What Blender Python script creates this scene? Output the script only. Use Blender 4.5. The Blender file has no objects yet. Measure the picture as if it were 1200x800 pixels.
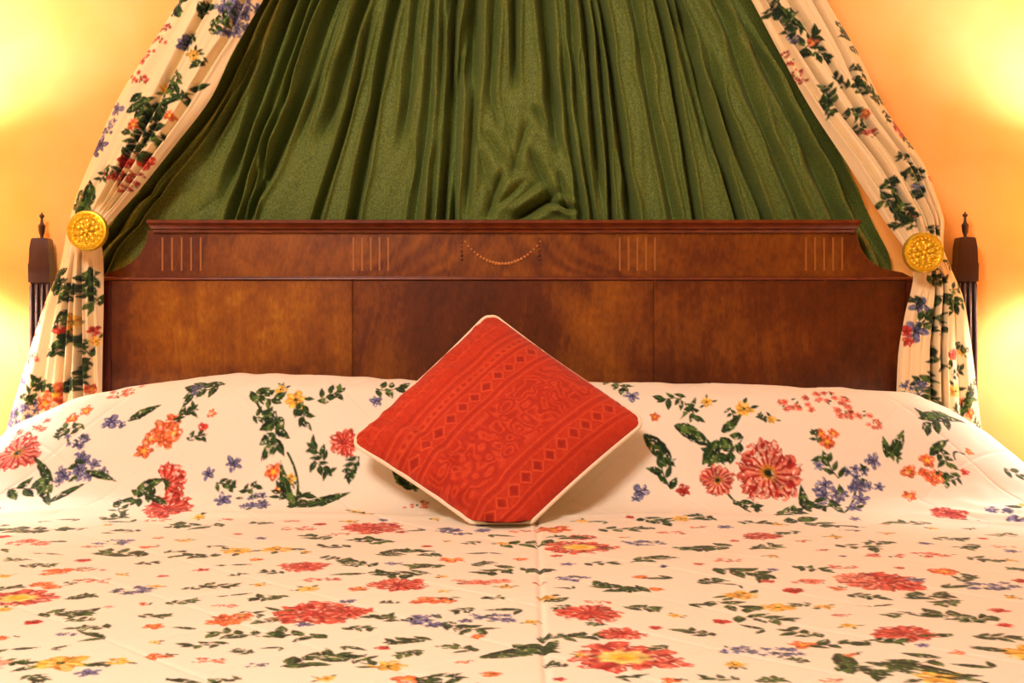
import bpy, bmesh, math, random
import numpy as np

C = bpy.context.scene.collection
SC = bpy.context.scene

# ------------------------------------------------------------------ camera, light, exposure
F, CX, HY = 1515.0, 600.0, 374.0          # focal length in pixels, centre column, horizon row (1200x800)
YC, ZC = -2.735, 0.95                     # camera position
BEDZ = 0.62
cam_d = bpy.data.cameras.new('camera'); cam = bpy.data.objects.new('camera', cam_d); C.objects.link(cam)
cam_d.sensor_width = 36.0; cam_d.lens = F / 1200 * 36.0
cam_d.shift_y = (HY - 400) / 1200.0
cam_d.clip_start = 0.05
cam.location = (0, YC, ZC); cam.rotation_euler = (math.pi / 2, 0, 0)
SC.camera = cam

world = bpy.data.worlds.new('world'); SC.world = world; world.use_nodes = True
world.node_tree.nodes['Background'].inputs[0].default_value = (1.0, .8, .55, 1)
world.node_tree.nodes['Background'].inputs[1].default_value = 0.05

SC.view_settings.view_transform = 'Standard'; SC.view_settings.look = 'None'
SC.view_settings.gamma = 1.0; SC.view_settings.use_curve_mapping = False
SC.view_settings.exposure = 0.0

CEIL_P, CEIL_COL = 70.0, (1.0, .82, .74)
BULB_P, BULB_COL = 40.0, (1.0, .82, .90)

def area(name, loc, target, size, power, col, size_y=None):
    l = bpy.data.lights.new(name, 'AREA'); l.energy = power; l.color = col; l.size = size
    if size_y: l.shape = 'RECTANGLE'; l.size_y = size_y
    o = bpy.data.objects.new(name, l); C.objects.link(o); o.location = loc
    d = np.array(target, float) - np.array(loc, float)
    import mathutils
    o.rotation_euler = mathutils.Vector(d).to_track_quat('-Z', 'Y').to_euler()
    return o
area('ceiling_light', (-.8, -2.75, 2.45), (0, -.8, 0.7), .6, CEIL_P, CEIL_COL)

# ------------------------------------------------------------------ helpers
def lin(r, g, b):
    f = lambda c: (c / 255 / 12.92) if c / 255 <= .04045 else ((c / 255 + .055) / 1.055) ** 2.4
    return np.array((f(r), f(g), f(b)))

def PX(px, py, Y):
    """a world point on the plane y=Y seen at photo pixel (px,py)"""
    d = Y - YC
    return ((px - CX) * d / F, Y, ZC - (py - HY) * d / F)

def empty(name, label, cat, loc=(0, 0, 0), group=None):
    o = bpy.data.objects.new(name, None); C.objects.link(o); o.location = loc
    o.empty_display_size = .05
    tag(o, label, cat, group); return o

def tag(o, label=None, cat=None, group=None, kind=None):
    if label: o['label'] = label
    if cat: o['category'] = cat
    if group: o['group'] = group
    if kind: o['kind'] = kind
    return o

def finish(name, me, mat, parent=None, smooth=True):
    o = bpy.data.objects.new(name, me); C.objects.link(o)
    if mat: me.materials.append(mat)
    if smooth: me.polygons.foreach_set('use_smooth', np.ones(len(me.polygons), bool))
    if parent:
        o.parent = parent
        o.location = [-a for a in parent.matrix_basis.translation]
        p = parent.parent
        if p: o.location = (0, 0, 0)
    return o

def obj(name, bm, mat, parent=None, smooth=True, bevel=0, seg=2):
    """link a bmesh, given in world coordinates, as one object"""
    if bevel:
        bmesh.ops.bevel(bm, geom=[e for e in bm.edges if e.calc_face_angle(0) > .5], offset=bevel, segments=seg, affect='EDGES', profile=.5)
    bmesh.ops.recalc_face_normals(bm, faces=bm.faces[:])
    me = bpy.data.meshes.new(name); bm.to_mesh(me); bm.free()
    o = finish(name, me, mat, parent, smooth)
    if smooth:
        m = o.modifiers.new('edge', 'EDGE_SPLIT'); m.split_angle = math.radians(40)
    return o

def grid_mesh(name, Xa, Ya, Za, mat, parent=None, col=None, flip=False, extra=None):
    """dense cloth sheet from three (rows, cols) arrays, with an optional dyed colour per vertex"""
    nr, nc = Xa.shape
    co = np.stack([Xa, Ya, Za], -1).reshape(-1, 3).astype(np.float32)
    idx = np.arange(nr * nc).reshape(nr, nc)
    q = np.stack([idx[:-1, :-1], idx[1:, :-1], idx[1:, 1:], idx[:-1, 1:]], -1).reshape(-1, 4)
    if flip: q = q[:, ::-1]
    cols = None if col is None else col.reshape(-1, 3)
    if extra is not None:
        X2, Y2, Z2, c2 = extra
        n2r, n2c = X2.shape
        id2 = np.arange(n2r * n2c).reshape(n2r, n2c) + len(co)
        q2 = np.stack([id2[:-1, :-1], id2[:-1, 1:], id2[1:, 1:], id2[1:, :-1]], -1).reshape(-1, 4)
        if flip: q2 = q2[:, ::-1]
        co = np.concatenate([co, np.stack([X2, Y2, Z2], -1).reshape(-1, 3).astype(np.float32)])
        q = np.concatenate([q, q2])
        if cols is not None: cols = np.concatenate([cols, c2.reshape(-1, 3)])
    me = bpy.data.meshes.new(name)
    me.vertices.add(len(co)); me.vertices.foreach_set('co', co.ravel())
    me.loops.add(q.size); me.loops.foreach_set('vertex_index', q.ravel().astype(np.int32))
    me.polygons.add(len(q)); me.polygons.foreach_set('loop_start', np.arange(0, q.size, 4, dtype=np.int32))
    me.update(calc_edges=True)
    if cols is not None:
        a = me.color_attributes.new('print', 'FLOAT_COLOR', 'POINT')
        rgba = np.ones((len(co), 4), np.float32); rgba[:, :3] = cols
        a.data.foreach_set('color', rgba.ravel())
    me.validate()
    return finish(name, me, mat, parent)

def box(bm, x0, x1, y0, y1, z0, z1):
    v = [bm.verts.new(p) for p in ((x0, y0, z0), (x1, y0, z0), (x1, y1, z0), (x0, y1, z0), (x0, y0, z1), (x1, y0, z1), (x1, y1, z1), (x0, y1, z1))]
    for f in ((0, 3, 2, 1), (4, 5, 6, 7), (0, 1, 5, 4), (1, 2, 6, 5), (2, 3, 7, 6), (3, 0, 4, 7)):
        bm.faces.new([v[i] for i in f])
    return v

def tube(bm, pts, r, n=8, closed=False):
    pts = [np.array(p, float) for p in pts]; rings = []
    m = len(pts)
    rr = r if hasattr(r, '__len__') else [r] * m
    up = np.array((0.13, .31, .94)); 
    for i, p in enumerate(pts):
        a = pts[(i - 1) % m] if (closed or i > 0) else p
        b = pts[(i + 1) % m] if (closed or i < m - 1) else p
        t = b - a; t /= np.linalg.norm(t) + 1e-12
        s = np.cross(t, up)
        if np.linalg.norm(s) < .05: s = np.cross(t, (1., 0, 0))
        s /= np.linalg.norm(s); w = np.cross(s, t)
        rings.append([bm.verts.new(p + rr[i] * (math.cos(2 * math.pi * k / n) * s + math.sin(2 * math.pi * k / n) * w)) for k in range(n)])
    for i in range(m if closed else m - 1):
        A, B = rings[i], rings[(i + 1) % m]
        for k in range(n): bm.faces.new((A[k], A[(k + 1) % n], B[(k + 1) % n], B[k]))
    if not closed:
        bm.faces.new(rings[0]); bm.faces.new(rings[-1][::-1])

def lathe(bm, prof, c, axis='z', n=32, cap=True):
    """prof: (radius, height); axis 'z' up, or '-y' towards the room"""
    rings = []
    for r, h in prof:
        ring = []
        for k in range(n):
            a = 2 * math.pi * k / n; u, v = r * math.cos(a), r * math.sin(a)
            p = (c[0] + u, c[1] + v, c[2] + h) if axis == 'z' else (c[0] + u, c[1] - h, c[2] + v)
            ring.append(bm.verts.new(p))
        rings.append(ring)
    for A, B in zip(rings, rings[1:]):
        for k in range(n): bm.faces.new((A[k], A[(k + 1) % n], B[(k + 1) % n], B[k]))
    if cap: bm.faces.new(rings[0]); bm.faces.new(rings[-1][::-1])

def interp(x, tab):
    t = np.array(tab, float); return np.interp(x, t[:, 0], t[:, 1])

def smooth_interp(x, tab):
    """monotone-ish cubic through the table"""
    t = np.array(tab, float); X, Y = t[:, 0], t[:, 1]
    h = np.diff(X); dl = np.diff(Y) / h
    m = np.zeros(len(X)); m[0] = dl[0]; m[-1] = dl[-1]
    for i in range(1, len(X) - 1):
        m[i] = 0 if dl[i - 1] * dl[i] <= 0 else 3 * (h[i - 1] + h[i]) / ((2 * h[i] + h[i - 1]) / dl[i - 1] + (h[i] + 2 * h[i - 1]) / dl[i])
    x = np.clip(x, X[0], X[-1]); i = np.clip(np.searchsorted(X, x) - 1, 0, len(h) - 1)
    s = (x - X[i]) / h[i]
    return (1 + 2 * s) * (1 - s) ** 2 * Y[i] + s * (1 - s) ** 2 * h[i] * m[i] + s * s * (3 - 2 * s) * Y[i + 1] + s * s * (s - 1) * h[i] * m[i + 1]

def vnoise(x, y, seed=0):
    """smooth value noise in [-1,1]"""
    rs = np.random.RandomState(seed); T = rs.rand(256, 256) * 2 - 1
    xi = np.floor(x).astype(int); yi = np.floor(y).astype(int); fx = x - xi; fy = y - yi
    fx = fx * fx * (3 - 2 * fx); fy = fy * fy * (3 - 2 * fy)
    g = lambda a, b: T[a & 255, b & 255]
    return (g(xi, yi) * (1 - fx) + g(xi + 1, yi) * fx) * (1 - fy) + (g(xi, yi + 1) * (1 - fx) + g(xi + 1, yi + 1) * fx) * fy

def sstep(a, b, x):
    t = np.clip((x - a) / (b - a), 0, 1); return t * t * (3 - 2 * t)

# ------------------------------------------------------------------ materials
def mat(name, base=(.8, .8, .8), rough=.6, metal=0, spec=.5):
    m = bpy.data.materials.new(name); m.use_nodes = True
    b = m.node_tree.nodes['Principled BSDF']
    b.inputs['Base Color'].default_value = (*base, 1); b.inputs['Roughness'].default_value = rough
    b.inputs['Metallic'].default_value = metal; b.inputs['Specular IOR Level'].default_value = spec
    return m, m.node_tree, b

def node(nt, t, **kw):
    n = nt.nodes.new(t)
    for k, v in kw.items():
        if k in n.inputs: n.inputs[k].default_value = v
        else: setattr(n, k, v)
    return n

def ramp(nt, fac, stops):
    r = nt.nodes.new('ShaderNodeValToRGB'); e = r.color_ramp.elements
    while len(e) < len(stops): e.new(.5)
    for el, (p, c) in zip(e, stops): el.position = p; el.color = (*c, 1)
    nt.links.new(fac, r.inputs[0]); return r.outputs[0]

def mapping(nt, scale, rot=(0, 0, 0), loc=(0, 0, 0)):
    tc = nt.nodes.new('ShaderNodeTexCoord'); mp = nt.nodes.new('ShaderNodeMapping')
    mp.inputs['Scale'].default_value = scale; mp.inputs['Rotation'].default_value = rot; mp.inputs['Location'].default_value = loc
    nt.links.new(tc.outputs['Object'], mp.inputs[0]); return mp.outputs[0]

def bump(nt, b, height, strength, dist):
    n = nt.nodes.new('ShaderNodeBump'); n.inputs['Strength'].default_value = strength; n.inputs['Distance'].default_value = dist
    nt.links.new(height, n.inputs['Height']); nt.links.new(n.outputs[0], b.inputs['Normal'])

def cloth_print(name, weave=700, strength=.25, rough=.8):
    """dyed cotton: the printed colours plus a fine weave"""
    m, nt, b = mat(name, rough=rough, spec=.25)
    at = nt.nodes.new('ShaderNodeVertexColor'); at.layer_name = 'print'
    n = node(nt, 'ShaderNodeTexNoise', Scale=1.0, Detail=2.0); nt.links.new(mapping(nt, (weave,) * 3), n.inputs['Vector'])
    mx = node(nt, 'ShaderNodeMixRGB', blend_type='MULTIPLY', Fac=.10)
    nt.links.new(at.outputs['Color'], mx.inputs[1]); nt.links.new(n.outputs[0], mx.inputs[2])
    nt.links.new(mx.outputs[0], b.inputs['Base Color'])
    bump(nt, b, n.outputs[0], strength, .0008)
    b.inputs['Sheen Weight'].default_value = .1
    return m

def wood(name, dark, mid, light, scale=(9, 9, 1.2), rot=(0, 0, 0), loc=(0, 0, 0), rough=.33, wave=6.0, dist=5.0, fig=2.2, mirror=None):
    m, nt, b = mat(name, rough=rough, spec=.5)
    tc = nt.nodes.new('ShaderNodeTexCoord'); vec = tc.outputs['Object']
    if mirror is not None:                      # book-matched veneer: the figure is mirrored about x = mirror
        s = nt.nodes.new('ShaderNodeSeparateXYZ'); nt.links.new(vec, s.inputs[0])
        a = node(nt, 'ShaderNodeMath', operation='SUBTRACT'); nt.links.new(s.outputs[0], a.inputs[0]); a.inputs[1].default_value = mirror
        ab = node(nt, 'ShaderNodeMath', operation='ABSOLUTE'); nt.links.new(a.outputs[0], ab.inputs[0])
        cb = nt.nodes.new('ShaderNodeCombineXYZ'); nt.links.new(ab.outputs[0], cb.inputs[0]); nt.links.new(s.outputs[1], cb.inputs[1]); nt.links.new(s.outputs[2], cb.inputs[2])
        vec = cb.outputs[0]
    mp = nt.nodes.new('ShaderNodeMapping'); nt.links.new(vec, mp.inputs[0])
    mp.inputs['Scale'].default_value = scale; mp.inputs['Rotation'].default_value = rot; mp.inputs['Location'].default_value = loc
    w = node(nt, 'ShaderNodeTexWave', Scale=wave, Distortion=dist, Detail=4.0); w.inputs['Detail Scale'].default_value = 1.6
    nt.links.new(mp.outputs[0], w.inputs['Vector'])
    n = node(nt, 'ShaderNodeTexNoise', Scale=fig, Detail=3.0); nt.links.new(vec, n.inputs['Vector'])
    g = node(nt, 'ShaderNodeTexNoise', Scale=1.0, Detail=3.0); 
    mp2 = nt.nodes.new('ShaderNodeMapping'); nt.links.new(mp.outputs[0], mp2.inputs[0]); mp2.inputs['Scale'].default_value = (22, 22, 5); nt.links.new(mp2.outputs[0], g.inputs['Vector'])
    def mul(a, k):
        x = node(nt, 'ShaderNodeMath', operation='MULTIPLY'); nt.links.new(a, x.inputs[0]); x.inputs[1].default_value = k; return x.outputs[0]
    def add(a, c):
        x = node(nt, 'ShaderNodeMath', operation='ADD'); nt.links.new(a, x.inputs[0]); nt.links.new(c, x.inputs[1]); return x.outputs[0]
    f = add(add(mul(w.outputs['Fac'], .10), mul(n.outputs[0], .75)), mul(g.outputs[0], .38))
    c = ramp(nt, f, [(.36, dark), (.58, mid), (.82, light)])
    nt.links.new(c, b.inputs['Base Color'])
    bump(nt, b, g.outputs[0], .06, .001)
    b.inputs['Coat Weight'].default_value = .25; b.inputs['Coat Roughness'].default_value = .25
    return m

CREAM = lin(240, 229, 206)
M_spread = cloth_print('quilted_cotton_print', 600, .25)
M_curtain = cloth_print('floral_curtain_cotton', 600, .2)
M_cushion = cloth_print('red_damask', 900, .5, .75)

# green velvet-like cotton
M_green, nt, b = mat('green_cotton', lin(84, 104, 40), .7, 0, .3)
n = node(nt, 'ShaderNodeTexNoise', Scale=1.0, Detail=4.0); nt.links.new(mapping(nt, (420, 420, 260)), n.inputs['Vector'])
nt.links.new(ramp(nt, n.outputs[0], [(.32, lin(66, 84, 26)), (.68, lin(114, 130, 54))]), b.inputs['Base Color'])
bump(nt, b, n.outputs[0], .3, .001)
b.inputs['Sheen Weight'].default_value = .15; b.inputs['Sheen Tint'].default_value = (.6, .75, .3, 1)

# wallpaper
M_wall, nt, b = mat('peach_wallpaper', lin(246, 206, 140), .85, 0, .2)
n = node(nt, 'ShaderNodeTexNoise', Scale=7.0, Detail=5.0); nt.links.new(mapping(nt, (1, 1, 1)), n.inputs['Vector'])
nt.links.new(ramp(nt, n.outputs[0], [(.35, lin(243, 188, 100)), (.65, lin(248, 198, 120))]), b.inputs['Base Color'])
M_ceil, _, _ = mat('white_plaster', lin(240, 232, 215), .9)
M_floor, nt, b = mat('beige_carpet', lin(150, 125, 95), .95)
n = node(nt, 'ShaderNodeTexNoise', Scale=120.0, Detail=3.0); nt.links.new(mapping(nt, (1, 1, 1)), n.inputs['Vector'])
nt.links.new(ramp(nt, n.outputs[0], [(.3, lin(130, 105, 80)), (.7, lin(168, 142, 108))]), b.inputs['Base Color'])
M_skirt, _, _ = mat('cream_gloss_paint', lin(236, 226, 205), .35)

M_mould = wood('mahogany_moulding', lin(66, 20, 6), lin(100, 40, 12), lin(128, 60, 20), (1.2, 8, 8), (0, 0, 0), rough=.28)
M_stile = wood('dark_mahogany', lin(44, 10, 4), lin(66, 18, 6), lin(88, 30, 8), (8, 8, 1), rough=.35)
M_post = wood('post_mahogany', lin(30, 8, 3), lin(44, 13, 5), lin(58, 20, 8), (8, 8, 1), rough=.4)
M_inlay, _, _ = mat('boxwood_inlay', lin(160, 98, 36), .4)
M_bead, _, _ = mat('carved_boxwood', lin(196, 128, 58), .35)
M_gold, nt, b = mat('gilt_brass', lin(232, 178, 38), .34, .75)
n = node(nt, 'ShaderNodeTexNoise', Scale=160.0, Detail=3.0); nt.links.new(mapping(nt, (1, 1, 1)), n.inputs['Vector'])
nt.links.new(ramp(nt, n.outputs[0], [(.35, lin(236, 196, 30)), (.65, lin(252, 228, 84))]), b.inputs['Base Color'])
bump(nt, b, n.outputs[0], .2, .002)
M_piping, _, _ = mat('cream_piping_cord', lin(240, 222, 190), .8)
M_mattress, _, _ = mat('mattress_ticking', lin(225, 215, 200), .9)
M_base, _, _ = mat('bed_base_fabric', lin(140, 120, 100), .9)
M_shade, nt, b = mat('lampshade_silk', lin(240, 214, 168), .8)
b.inputs['Transmission Weight'].default_value = 0
tr = nt.nodes.new('ShaderNodeBsdfTranslucent'); tr.inputs[0].default_value = (*lin(236, 158, 70), 1)
mxs = nt.nodes.new('ShaderNodeMixShader'); mxs.inputs[0].default_value = .12
nt.links.new(b.outputs[0], mxs.inputs[1]); nt.links.new(tr.outputs[0], mxs.inputs[2])
nt.links.new(mxs.outputs[0], nt.nodes['Material Output'].inputs[0])
M_bulb, nt, b = mat('lit_bulb', (1, .8, .5), .4)
b.inputs['Emission Color'].default_value = (1, .72, .4, 1); b.inputs['Emission Strength'].default_value = 12

# ------------------------------------------------------------------ printed flowers
COL = dict(ld=lin(12, 38, 14), lm=lin(36, 72, 26), ll=lin(92, 120, 48), rd=lin(168, 36, 30), rm=lin(206, 66, 48), rl=lin(232, 128, 98),
           pk=lin(232, 140, 112), pl=lin(244, 186, 152), od=lin(206, 74, 30), om=lin(226, 108, 52), ol=lin(242, 158, 92),
           bd=lin(58, 58, 96), bm=lin(96, 96, 138), bl=lin(158, 156, 184), ye=lin(240, 188, 48), yl=lin(248, 218, 120), ye2=lin(216, 150, 30),
           wh=CREAM)

class Painter:
    """prints motifs on a sheet; A, B are its flat coordinates in metres (B up the print)"""
    def __init__(s, A, B, base, sep=False, soft=.0012):
        s.A, s.B, s.sep, s.soft = A, B, sep, soft
        s.col = np.empty(A.shape + (3,)); s.col[:] = base
        if sep: s.a1, s.b1 = A[0], B[:, 0]
        s.n1 = vnoise(A * 300, B * 300, 81) * .7 + vnoise(A * 170 + 5, B * 170, 82) * .5; s.n2 = vnoise(A * 110, B * 110, 83)
        s.k = 1.0
    def win(s, a, b, r):
        if s.sep:
            j0, j1 = np.searchsorted(s.a1, (a - r, a + r))
            nb = -s.b1
            i0, i1 = np.searchsorted(nb, (-b - r, -b + r))
            if j1 <= j0 or i1 <= i0: return None
            sl = (slice(i0, i1), slice(j0, j1)); return sl
        m = np.nonzero((abs(s.A - a) < r) & (abs(s.B - b) < r))
        return m if len(m[0]) else None
    def put(s, sl, alpha, c):
        n1 = s.n1[sl][..., None]; n2 = s.n2[sl][..., None]
        alpha = alpha[..., None] * (1 - .65 * sstep(.42, .72, n1))
        c = c * (1 + .45 * n1 * (n1 < 0) + .35 * n2)
        s.col[sl] = s.col[sl] * (1 - alpha) + c * alpha
    def loc(s, sl, a, b, ang):
        x = s.A[sl] - a; y = s.B[sl] - b; ca, sa = math.cos(ang), math.sin(ang)
        return x * ca + y * sa, -x * sa + y * ca
    def leaf(s, a, b, ang, L, W, rng, dark=None, mid=None, curve=None):
        sl = s.win(a, b, L * 1.15)
        if sl is None: return
        u, v = s.loc(sl, a, b, ang); t = u / L
        cv = rng.uniform(-.25, .25) if curve is None else curve
        v = v - cv * L * t * t
        tt = np.clip(t, 0, 1)
        hw = W * np.sin(np.pi * tt ** .8) * (1 + .05 * np.sin(t * 30))
        al = sstep(-s.soft, s.soft, hw - abs(v)) * (t > 0) * (t < 1)
        d = COL['ld'] if dark is None else dark; m = COL['lm'] if mid is None else mid
        k = np.clip(.5 + .9 * (v / (W + 1e-6)) * (1 if rng.rand() < .5 else -1) + .25 * np.sin(t * 40 + v / W * 5), 0, 1)[..., None]
        c = d * (1 - k) + m * k
        hi = (sstep(.25, .6, s.n2[sl] + .5 * s.n1[sl]))[..., None] * .6; c = c * (1 - hi) + COL['ll'] * hi
        rib = (np.exp(-(v / (W * .13)) ** 2) * (t < .85))[..., None] * .55
        c = c * (1 - rib) + COL['ll'] * rib
        s.put(sl, al, c)
    def line(s, a0, b0, a1, b1, w, c, bow=0.0):
        L = math.hypot(a1 - a0, b1 - b0) + 1e-9; sl = s.win((a0 + a1) / 2, (b0 + b1) / 2, L * .62 + w + abs(bow))
        if sl is None: return
        u, v = s.loc(sl, a0, b0, math.atan2(b1 - b0, a1 - a0)); t = u / L
        v = v - bow * 4 * t * (1 - t)
        s.put(sl, sstep(-s.soft * .8, s.soft * .8, w - abs(v)) * (t > 0) * (t < 1), c)
    def flower(s, a, b, R, n, rng, c0, c1, c2, cen, cr=.22, notch=.22, ph=None, half=None, cen2=None):
        """n petals shading c2 at the root, c1, c0 at the gaps; half: keep only one side (angle)"""
        sl = s.win(a, b, R * 1.15)
        if sl is None: return
        u, v = s.loc(sl, a, b, rng.uniform(0, 6.3) if ph is None else ph)
        r = np.hypot(u, v) / R; th = np.arctan2(v, u) + .22 * s.n2[sl] * np.clip(r, 0, 1)
        wob = .07 * np.sin(th * 3 + rng.uniform(0, 6)) + .05 * np.sin(th * 5 + rng.uniform(0, 6))
        pet = np.cos(n * th / 2 + .35 * np.sin(th * 2)) ** 2
        edge = (1 - notch) + notch * pet ** .6 + wob - .05
        al = sstep(-s.soft / R, s.soft / R, edge - r)
        if half is not None:
            al = al * (np.cos(np.arctan2(s.B[sl] - b, s.A[sl] - a) - half) > -.2)
        k = sstep(.15, .75, pet)[..., None]; q = sstep(.25, 1.0, r)[..., None]
        var = (.5 + .5 * np.sin(th * n + 3 * r + rng.uniform(0, 6)) * np.cos(th * 1.5 + rng.uniform(0, 6)))[..., None]
        pc = c1 * (1 - .65 * var) + c2 * (.65 * var)
        pc = pc * (.55 + .45 * q) + c2 * (.45 * (1 - q)) * .6 + c0 * (.45 * (1 - q)) * .4
        pale = (sstep(.2, .75, s.n1[sl] + .4 * np.sin(th * 2 + rng.uniform(0, 6))) * sstep(.35, .6, r))[..., None] * .55
        pc = pc * (1 - pale) + (c2 * .5 + CREAM * .5) * pale
        c = c0 * (1 - k) + pc * k
        s.put(sl, al, c)
        if cen is not None:
            cm = sstep(-.06, .06, cr + .05 * np.sin(th * 9) - r)
            cc = np.broadcast_to(cen, c.shape)
            if cen2 is not None:
                z = sstep(-.05, .05, cr * .55 - r)[..., None]; cc = cc * (1 - z) + cen2 * z
            s.put(sl, cm * al, cc)

def leaves(P, a, b, W, rng, n=None, ang=None, elong=1.0):
    n = n or rng.randint(5, 8)
    base = rng.uniform(0, 6.3) if ang is None else ang
    P.line(a - W * .4 * math.cos(base), b - W * .4 * math.sin(base), a + W * .35 * math.cos(base), b + W * .35 * math.sin(base), .0011, COL['ld'], rng.uniform(-.1, .1) * W)
    for i in range(n):
        t = (i / max(1, n - 1) - .5) * W * .75
        x, y = a + t * math.cos(base), b + t * math.sin(base)
        side = 1 if i % 2 else -1
        an = base + side * rng.uniform(.45, 1.25)
        P.leaf(x, y, an, W * rng.uniform(.36, .54), W * rng.uniform(.085, .135), rng)
    P.leaf(a + W * .3 * math.cos(base), b + W * .3 * math.sin(base), base, W * .36, W * .10, rng)

def roses(P, a, b, W, rng, n=5):
    for i in range(n):
        an = rng.uniform(0, 6.3); q = W * .32 * (0 if i == 0 else 1)
        x, y = a + q * math.cos(an), b + q * math.sin(an)
        P.flower(x, y, W * rng.uniform(.2, .27), 5, rng, COL['od'], COL['om'], COL['ol'], COL['yl'] * .9 if i % 2 else COL['od'], .22, .3)
    leaves(P, a + W * .42, b + W * .3, W * .5, rng, 3)

def blues(P, a, b, W, rng, H=None):
    H = H or W * .7
    n = 11
    for i in range(n):
        x, y = a + rng.uniform(-.42, .42) * W, b + rng.uniform(-.42, .42) * H
        P.flower(x, y, W * rng.uniform(.12, .18), 5, rng, COL['bd'], COL['bm'], COL['bl'], COL['bd'], .2, .55)
    for i in range(3):
        P.leaf(a + rng.uniform(-.3, .3) * W, b + rng.uniform(-.4, .4) * H, rng.uniform(0, 6.3), W * .22, W * .05, rng)

def blossoms(P, a, b, W, rng, H=None, red=False):
    H = H or W * .5
    for i in range(11):
        x, y = a + rng.uniform(-.45, .45) * W, b + rng.uniform(-.45, .45) * H
        c = (COL['rd'], COL['rm'], COL['rl']) if red else (COL['rm'], COL['pk'], COL['pl'])
        P.flower(x, y, W * rng.uniform(.09, .14), 5, rng, *c, c[0], .25, .35)
    for i in range(4):
        P.leaf(a + rng.uniform(-.4, .4) * W, b + rng.uniform(-.4, .4) * H, rng.uniform(0, 6.3), W * .13, W * .03, rng)

def yellow(P, a, b, W, rng):
    P.flower(a, b, W * .5, 6, rng, COL['ye2'], COL['ye'], COL['yl'], COL['lm'], .15, .35)
    for i in range(3):
        an = rng.uniform(0, 6.3); P.leaf(a + W * .35 * math.cos(an), b + W * .35 * math.sin(an), an, W * .45, W * .1, rng)

def motif(P, k, a, b, W, rng, ang=None):
    if k == 'Z': P.flower(a, b, W * .53, 16, rng, COL['rd'], COL['rm'], COL['pl'], COL['ye2'] * .7, .22, .16, cen2=COL['ld'])
    elif k == 'F':
        P.flower(a, b, W * .52, 11, rng, COL['rd'], COL['rm'], COL['rl'], COL['yl'], .42, .22, cen2=COL['ye'])
    elif k == 'R': P.flower(a, b, W * .52, 12, rng, COL['rd'], COL['rm'], COL['rl'], COL['rd'], .2, .2)
    elif k == 'P': P.flower(a, b, W * .52, 10, rng, COL['rm'], COL['pk'], COL['pl'], COL['rm'], .2, .25); P.flower(a + W * .05, b - W * .03, W * .28, 7, rng, COL['rd'], COL['rl'], COL['pk'], COL['lm'], .2, .3)
    elif k == 'C':
        P.flower(a - W * .3, b - W * .1, W * .8, 15, rng, COL['rd'], COL['rm'], COL['rl'], COL['lm'], .22, .14, half=.35)
    elif k == 'O': P.flower(a, b, W * .5, 5, rng, COL['od'], COL['om'], COL['ol'], COL['ye'], .22, .35)
    elif k == 'o': roses(P, a, b, W, rng)
    elif k == 'B': blues(P, a, b, W, rng)
    elif k == 'b': P.flower(a, b, W * .5, 5, rng, COL['bd'], COL['bm'], COL['bl'], COL['bd'], .2, .5)
    elif k == 'K': blossoms(P, a, b, W, rng)
    elif k == 'k': blossoms(P, a, b, W, rng, red=True)
    elif k == 'Y': yellow(P, a, b, W, rng)
    elif k == 'L': leaves(P, a, b, W, rng, ang=ang)
    elif k == 'r': P.flower(a, b, W * .5, 5, rng, COL['rd'], COL['rm'], COL['rm'], COL['rd'], .2, .3)

# ------------------------------------------------------------------ the room
def struct(name, x0, x1, y0, y1, z0, z1, m):
    bm = bmesh.new(); box(bm, x0, x1, y0, y1, z0, z1)
    o = obj(name, bm, m, smooth=False); o['kind'] = 'structure'; return o
struct('floor', -2.5, 2.5, -4.6, .1, -.1, 0, M_floor)
struct('ceiling', -2.5, 2.5, -4.6, .1, 2.6, 2.7, M_ceil)
struct('wall_back', -2.5, 2.5, 0, .1, 0, 2.6, M_wall)
struct('wall_left', -2.5, -2.4, -4.5, 0, 0, 2.6, M_wall)
struct('wall_right', 2.4, 2.5, -4.5, 0, 0, 2.6, M_wall)
struct('wall_front', -2.5, 2.5, -4.6, -4.5, 0, 2.6, M_wall)
struct('baseboard_back', -2.4, 2.4, -.018, 0, 0, .12, M_skirt)

# ------------------------------------------------------------------ bed
bed = empty('bed', 'double bed hidden under the floral quilted bedspread, against the headboard', 'bed', (0, -1.15, 0))
bm = bmesh.new(); box(bm, -.93, .93, -2.04, -.29, .36, .605); obj('mattress', bm, M_mattress, bed, bevel=.05, seg=4)
bm = bmesh.new(); box(bm, -.93, .93, -2.04, -.29, .1, .355); obj('bed_base', bm, M_base, bed, bevel=.01)
for x in (-.85, .85):
    for y in (-1.95, -.35):
        bm = bmesh.new(); lathe(bm, [(.02, 0), (.03, .02), (.035, .1)], (x, y, 0)); obj('leg', bm, M_stile, bed)

# ------------------------------------------------------------------ bedspread
PROF = [(-.275, .64), (-.281, .73), (-.300, .79), (-.33, .826), (-.37, .836), (-.41, .822), (-.445, .785), (-.475, .735), (-.50, .682), (-.525, .645), (-.56, .628), (-.62, .621), (-.72, .62), (-2.1, .62)]
CREST = [(-1.05, .66), (-.97, .70), (-.94, .735), (-.84, .787), (-.75, .820), (-.6, .838), (-.44, .851), (-.25, .846), (-.1, .838), (.05, .836), (.22, .833), (.47, .826), (.70, .819), (.78, .797), (.86, .75), (.94, .688), (.98, .66), (1.05, .64)]
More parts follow.
